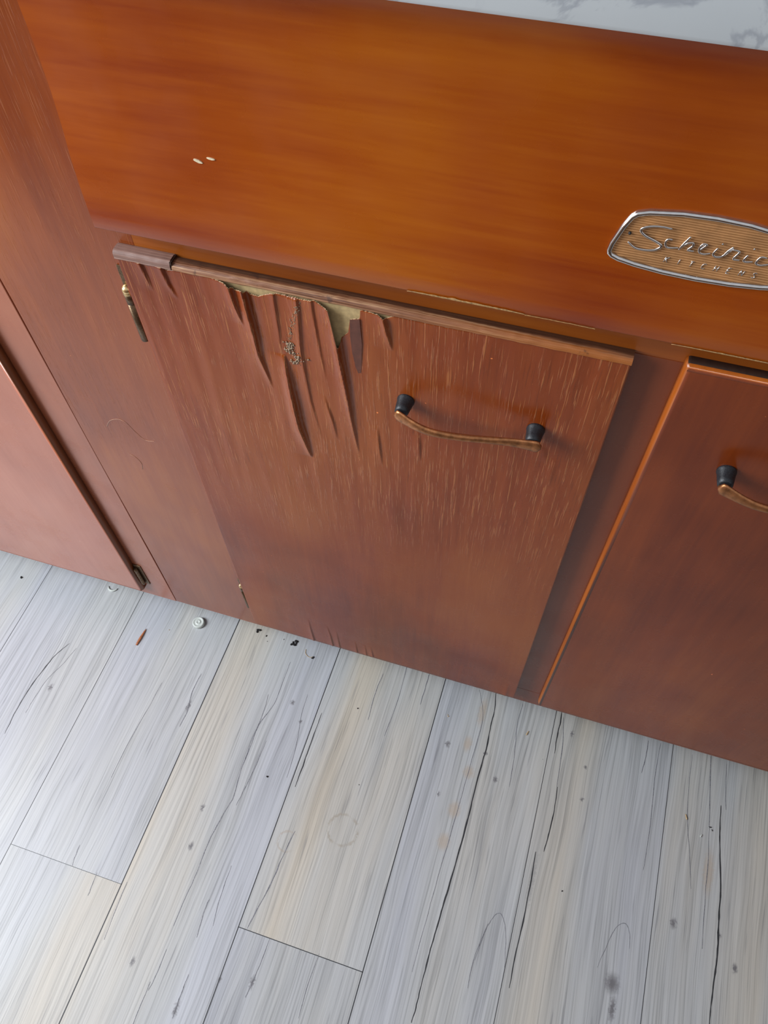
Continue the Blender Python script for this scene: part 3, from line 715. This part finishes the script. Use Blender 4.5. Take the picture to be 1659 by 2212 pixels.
def hinge(x, zt, zball, zb, parent, yk, lab, tilt=0.0, r=0.0030):
    hg = bpy.data.objects.new('hinge', None); COL.objects.link(hg); hg.location = (x, yk, zb); at(hg, parent); hg['label'] = lab
    bm = bmesh.new()
    box_bm(bm, x - .0033 * r / .003, x + .0042 * r / .003, YF - .0014, YF - .00005, zball - .002, zt, bev=0.0005)
    at(fin('hinge_leaf', bm, 'bronze'), hg)
    bm = bmesh.new()
    tube_bm(bm, [(x, yk, zball - .003), (x, yk, zball - .013), (x, yk, zball - .0131), (x, yk, zball - .0137), (x, yk, zball - .0138), (x, yk, zb + .001), (x, yk, zb)], [r, r, r * .85, r * .85, r, r, r * .7], 16)
    at(fin('barrel', bm, 'bronze'), hg)
    bm = bmesh.new()
    bmesh.ops.create_uvsphere(bm, u_segments=16, v_segments=10, radius=r * 1.1, matrix=Matrix.Translation((x, yk, zball - .0008)))
    tube_bm(bm, [(x, yk, zball - .0040), (x, yk, zball - .0015)], [r * 1.15, r * .95], 16)
    at(fin('finial', bm, 'brass', sm=True), hg)
hinge(-0.3118, 0.6700, 0.6520, 0.6015, door, YF - .0036, 'upper bronze hinge', r=0.0036)
hinge(-0.3118, 0.2020, 0.1890, 0.1290, door, YF - .0022, 'lower bronze hinge', r=0.0024)

# ---------------------------------------------------------------- right door
rdoor = bpy.data.objects.new('door', None); COL.objects.link(rdoor); rdoor.location = (0.24, 0.36, 0.0965); at(rdoor, sink)
rdoor['label'] = 'smooth right-hand door, cut off by the photo edge'
def lipped_slab(x0, x1, z0, z1, mats, parent, r=0.0035, name='door_panel'):
    """front face with rounded perimeter, separate material on the rim"""
    bm = bmesh.new(); loops = []
    steps = [(0.0, YF - .0002), (0.0, YD + .0042), (0.0004, YD + .0030), (0.0014, YD + .0012), (0.0022, YD + .0006), (0.0030, YD + .0001), (0.0042, YD)]
    for ins, y in steps:
        L = []
        cr = 0.0030
        for cx, cz, a0 in ((x1 - cr, z1 - cr, 0), (x0 + cr, z1 - cr, PI / 2), (x0 + cr, z0 + cr, PI), (x1 - cr, z0 + cr, 1.5 * PI)):
            for k in range(6):
                a = a0 + PI / 2 * k / 5; rr = cr - ins * .7
                L.append(bm.verts.new((cx + (rr) * math.cos(a) - (ins * .3) * (1 if math.cos(a) > 0 else -1), y, cz + rr * math.sin(a) - (ins * .3) * (1 if math.sin(a) > 0 else -1))))
        loops.append(L)
    for i, (a, b) in enumerate(zip(loops, loops[1:])):
        for k in range(len(a)):
            f = bm.faces.new((a[k], a[(k + 1) % len(a)], b[(k + 1) % len(a)], b[k])); f.smooth = True
            f.material_index = 1 if i < 4 else 0
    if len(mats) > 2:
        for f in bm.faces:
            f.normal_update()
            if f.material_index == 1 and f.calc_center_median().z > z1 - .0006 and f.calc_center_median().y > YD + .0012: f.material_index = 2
    bm.faces.new(loops[-1]).material_index = 0
    bm.faces.new(loops[0]).material_index = 1
    return at(fin(name, bm, mats), parent)
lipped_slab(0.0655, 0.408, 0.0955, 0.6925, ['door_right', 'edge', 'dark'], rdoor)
handle(0.1170, 0.2100, 0.6080, rdoor)

# ================================================================= LEFT CABINET
left = thing('base_cabinet', 'left pinkish-brown base cabinet with a plain door, beside the sink cabinet', 'cabinet', (-0.80, 0.66, 0.0))
def PL(o): return at(o, left)
bm = bmesh.new()
box_bm(bm, -1.20, -1.185, YF + .019, 0.955, 0.075, 0.875)
box_bm(bm, -0.455, -0.440, YF + .019, 0.955, 0.075, 0.875)
box_bm(bm, -1.185, -0.455, YF + .019, 0.955, 0.075, 0.09)
box_bm(bm, -1.185, -0.455, 0.945, 0.955, 0.09, 0.875)
PL(fin('carcass', bm, 'dark_stile'))
PL(box('toe_kick', 'dark', None, -1.21, -0.4305, 0.43, 0.445, 0.0, 0.075))
M['left_stile'] = wood('left_stile_wood', (0.26, 0.07, 0.03), (0.34, 0.10, 0.045), (0.40, 0.13, 0.055), 'z', 0.24, spec=0.7, seed=11.0)
PL(box('stile', 'left_stile', None, -0.500, -0.4304, YF, YF + .019, 0.0695, 0.875, bev=0.0006))
PL(box('bottom_rail', 'left_stile', None, -1.20, -0.5002, YF, YF + .019, 0.0695, 0.085, bev=0.0004))
PL(box('top_rail', 'left_stile', None, -1.20, -0.5002, YF, YF + .019, 0.80, 0.875, bev=0.0004))
ldoor = bpy.data.objects.new('door', None); COL.objects.link(ldoor); ldoor.location = (-0.80, 0.36, 0.09); at(ldoor, left)
M['ledge'] = wood('brown_left_edge', (0.13, 0.035, 0.010), (0.19, 0.055, 0.014), (0.25, 0.075, 0.02), 'z', 0.4, seed=12.0)
lipped_slab(-1.12, -0.4690, 0.0920, 0.80, ['door_left', 'ledge'], ldoor)
hg = bpy.data.objects.new('hinge', None); COL.objects.link(hg); hg.location = (-0.4655, 0.357, 0.11); at(hg, ldoor); hg['label'] = 'dark recessed bronze hinge'
bm = bmesh.new(); box_bm(bm, -0.4690, -0.4585, YF - .0012, YF - .0001, 0.1060, 0.1560, bev=0.0004)
at(fin('hinge_leaf', bm, 'bronze'), hg)
bm = bmesh.new()
pts = [(-0.4655, YF - .0035, 0.1495 - 0.0001 - k * 0.0022) for k in range(19)]
tube_bm(bm, pts, [0.0022 + (0.0005 if k % 3 else 0) for k in range(19)], 12)
at(fin('barrel', bm, 'bronze'), hg)

# ================================================================= COUNTERTOP
cz0, cz1 = 0.8775, 0.9150
pr = [(0.960, cz0), (0.330, cz0), (0.3275, cz0 + .0008), (0.326, cz0 + .003)]
for k in range(9):
    a = PI / 2 * k / 8; pr.append((0.326 + .008 - .008 * math.cos(a), cz1 - .008 + .008 * math.sin(a)))
pr += [(0.960, cz1)]
o = extrude_profile('countertop', pr, -1.2, 1.2, 'marble', nx=1)
tag(o, 'white grey-veined marble-look countertop above the cabinets', 'countertop')

# ================================================================= SMALL THINGS
# white plastic cap on the floor
bm = bmesh.new()
prof = [(0.0, .0052), (.0018, .0052), (.0022, .0058), (.0030, .0058), (.0034, .0050), (.0060, .0050), (.0066, .0056), (.0076, .0056), (.0084, .0048), (.0087, .0030), (.0086, .0012), (.0082, .00025)]
rings = [[bm.verts.new((max(r, 1e-5) * math.cos(2 * PI * k / 32), max(r, 1e-5) * math.sin(2 * PI * k / 32), z)) for k in range(32)] for r, z in prof]
for a, b in zip(rings, rings[1:]):
    for k in range(32): bm.faces.new((a[k], a[(k + 1) % 32], b[(k + 1) % 32], b[k])).smooth = True
bm.faces.new(rings[0]); bm.faces.new(rings[-1])
cap = fin('screw_cover', bm, 'white_plastic'); cap.location = (-0.4147, 0.3643, 0)
tag(cap, 'small round white plastic screw cover lying on the floor by the cabinet', 'screw cover')
# crescent of plastic under left cabinet
bm = bmesh.new()
tube_bm(bm, [(0.0075 * math.cos(a) , 0.0075 * math.sin(a) + .004, 0.0012) for a in [PI * (1.08 + 0.84 * k / 12) for k in range(13)]], [0.0006 + 0.0011 * math.sin(PI * k / 12) for k in range(13)], 8, up=Vector((0, 0, 1)), flat=[.7] * 13)
o = fin('plastic_sliver', bm, 'white_plastic'); o.location = (-0.5613, 0.3781, 0)
tag(o, 'curved white plastic sliver under the front edge of the left cabinet', 'debris')
# orange wood splinter
bm = bmesh.new()
a, b = Vector((-0.4835, 0.3345)), Vector((-0.4858, 0.3075)); mid = (a + b) / 2
pts = [(p.x - mid.x, p.y - mid.y, 0.0011 + 0.0006 * math.sin(PI * k / 8)) for k, p in ((k, a + (b - a) * k / 8) for k in range(9))]
tube_bm(bm, pts, [0.0003, .0009, .0013, .0016, .0018, .0019, .0018, .0017, .0012], 6, up=Vector((0, 0, 1)), flat=[.45] * 9)
o = fin('wood_splinter', bm, 'splinter'); o.location = (mid.x, mid.y, 0)
tag(o, 'orange-brown pointed wood splinter on the floor left of the white cap', 'splinter')
def blob(r, n, spread, flat=.5):
    bm = bmesh.new()
    for k in range(n):
        p = Vector((random.uniform(-1, 1) * spread, random.uniform(-1, 1) * spread, r * flat * .9))
        q_ = Matrix.Translation(p) @ Matrix.Rotation(random.random() * 6, 4, 'Z') @ Matrix.Diagonal((1, random.uniform(.4, .9), flat, 1))
        rr = r * random.uniform(.5, 1)
        g = bmesh.ops.create_icosphere(bm, subdivisions=2, radius=rr, matrix=q_)
        for v in g['verts']: v.co += Vector((1, 1, .4)) * 0.25 * rr * noise.noise(v.co * 900 + Vector((k, 0, 0))); v.co.z = max(0.0001, v.co.z)
    return bm
SPECKS = [(-0.3280, 0.3790, .0022, 5, .0026, 'crumb', 'black crumb cluster at the cabinet foot, left of the fluffy one'),
 (-0.3153, 0.3745, .0012, 2, .0016, 'crumb', 'pair of tiny black grains below the left crumb cluster'),
 (-0.3097, 0.3665, .0011, 1, .001, 'crumb', 'single tiny black grain between the two crumb clusters'),
 (-0.2892, 0.3760, .0009, 1, .001, 'crumb', 'tiny black dot just left of the large crumb clump'),
 (-0.2723, 0.3760, .0024, 8, .0034, 'crumb', 'largest black fluffy crumb clump below the peeling door'),
 (-0.2403, 0.3629, .0018, 3, .0013, 'crumb', 'small black crumb with a pale thread beside it'),
 (-0.2403, 0.1937, .0016, 2, .0012, 'crumb', 'dark crumb alone on the bluish plank left of the stain ring'),
 (-0.1574, 0.3129, .0014, 2, .001, 'crumb', 'black speck on the beige plank below the middle door'),
 (0.3069, 0.2966, .0015, 4, .0026, 'crumb', 'black speck on the long dark crack at right'),
 (0.1452, 0.1731, .0012, 2, .001, 'crumb', 'black speck on the beige plank above the big knot'),
 (-0.1235, 0.2188, .0008, 1, .0008, 'crumb', 'tiny dark dot just above the brown stain ring'),
 (0.2969, 0.2845, .0017, 2, .0010, 'white_plastic', 'white crumb below the black speck at right'),
 (0.0923, 0.3183, .0010, 1, .0010, 'white_plastic', 'white crumb near the narrow stile on the floor'),
 (-0.4509, 0.3420, .0012, 1, .0008, 'tan', 'tan crumb left of the white cap'),
 (-0.0388, 0.3387, .0012, 2, .0014, 'tan', 'reddish tan crumb left of the dark wavy crack'),
 (-0.7020, 0.3565, .0022, 2, .0022, 'crumb', 'dark crumb at the far left edge of the floor')]
for x, y, r, n_, sp, mt, lab in SPECKS:
    bm = blob(r, n_, sp); o = fin('crumb', bm, mt, sm=True); o.location = (x, y, 0)
    tag(o, lab, 'crumb')
for x, y, ang, lab in ((0.0675, 0.3466, 1.25, 'tan wood shaving on the floor below the narrow stile'), (0.2769, 0.3015, 1.9, 'tan wood shaving on the floor left of the white crumb at right')):
    bm = bmesh.new(); d = Vector((math.cos(ang), math.sin(ang), 0))
    tube_bm(bm, [tuple(d * (k - 3) * .0011 + Vector((0, 0, .0008 + .0003 * math.sin(k)))) for k in range(7)], [.0004, .0008, .0009, .0008, .0009, .0008, .0004], 6, up=Vector((0, 0, 1)), flat=[.6] * 7)
    o = fin('wood_shaving', bm, 'tan'); o.location = (x, y, 0); tag(o, lab, 'shaving')
bm = bmesh.new()
tube_bm(bm, spline([(-.010, .0085, .0004), (-.0085, .003, .0005), (-.004, -.0005, .0006), (.000, -.001, .0006), (.003, .001, .0004)], 5), 0.00035, 6, up=Vector((0, 0, 1)))
o = fin('thread', bm, 'tan'); o.location = (-0.2435, 0.3635, 0); tag(o, 'pale curled thread on the floor beside a small black crumb', 'thread')
# hairs stuck to the wide stile
HA = [(-0.3975, 0.4615), (-0.3905, 0.4721), (-0.3804, 0.4779), (-0.3731, 0.4759), (-0.3682, 0.4662), (-0.3604, 0.4549), (-0.3495, 0.456)]
HB = [(-0.3860, 0.4215), (-0.3814, 0.4196), (-0.3774, 0.4108), (-0.3796, 0.3993)]
for H_, lab in ((HA, 'long pale curled hair stuck to the wide reddish stile'), (HB, 'short pale hair stuck to the wide stile, below the long one')):
    bm = bmesh.new(); tube_bm(bm, spline([(x, YF - .00018, z) for x, z in H_], 6), 0.00015, 6)
    tag(fin('hair', bm, 'hair'), lab, 'hair')
# dust caught in the split veneer
bm = bmesh.new(); DC = sorted(DUST, key=lambda t: -t[1])
for k in range(300):
    low = random.random() < .55
    z = random.uniform(0.6184, 0.640) if low else random.uniform(0.632, 0.6806)
    x = lerp_at(DC, z) + random.gauss(0, 0.0022 if low else .0011)
    r = random.uniform(.0002, .0009 if low else .0005)
    bmesh.ops.create_icosphere(bm, subdivisions=1, radius=r, matrix=Matrix.Translation((x, YD - max(ridge_h(x, z), -.001) - r * .5, z)))
tag(fin('dust_clump', bm, 'dust', sm=True), 'tan dust and grit caught in the split veneer of the middle door', 'dust', kind='stuff')
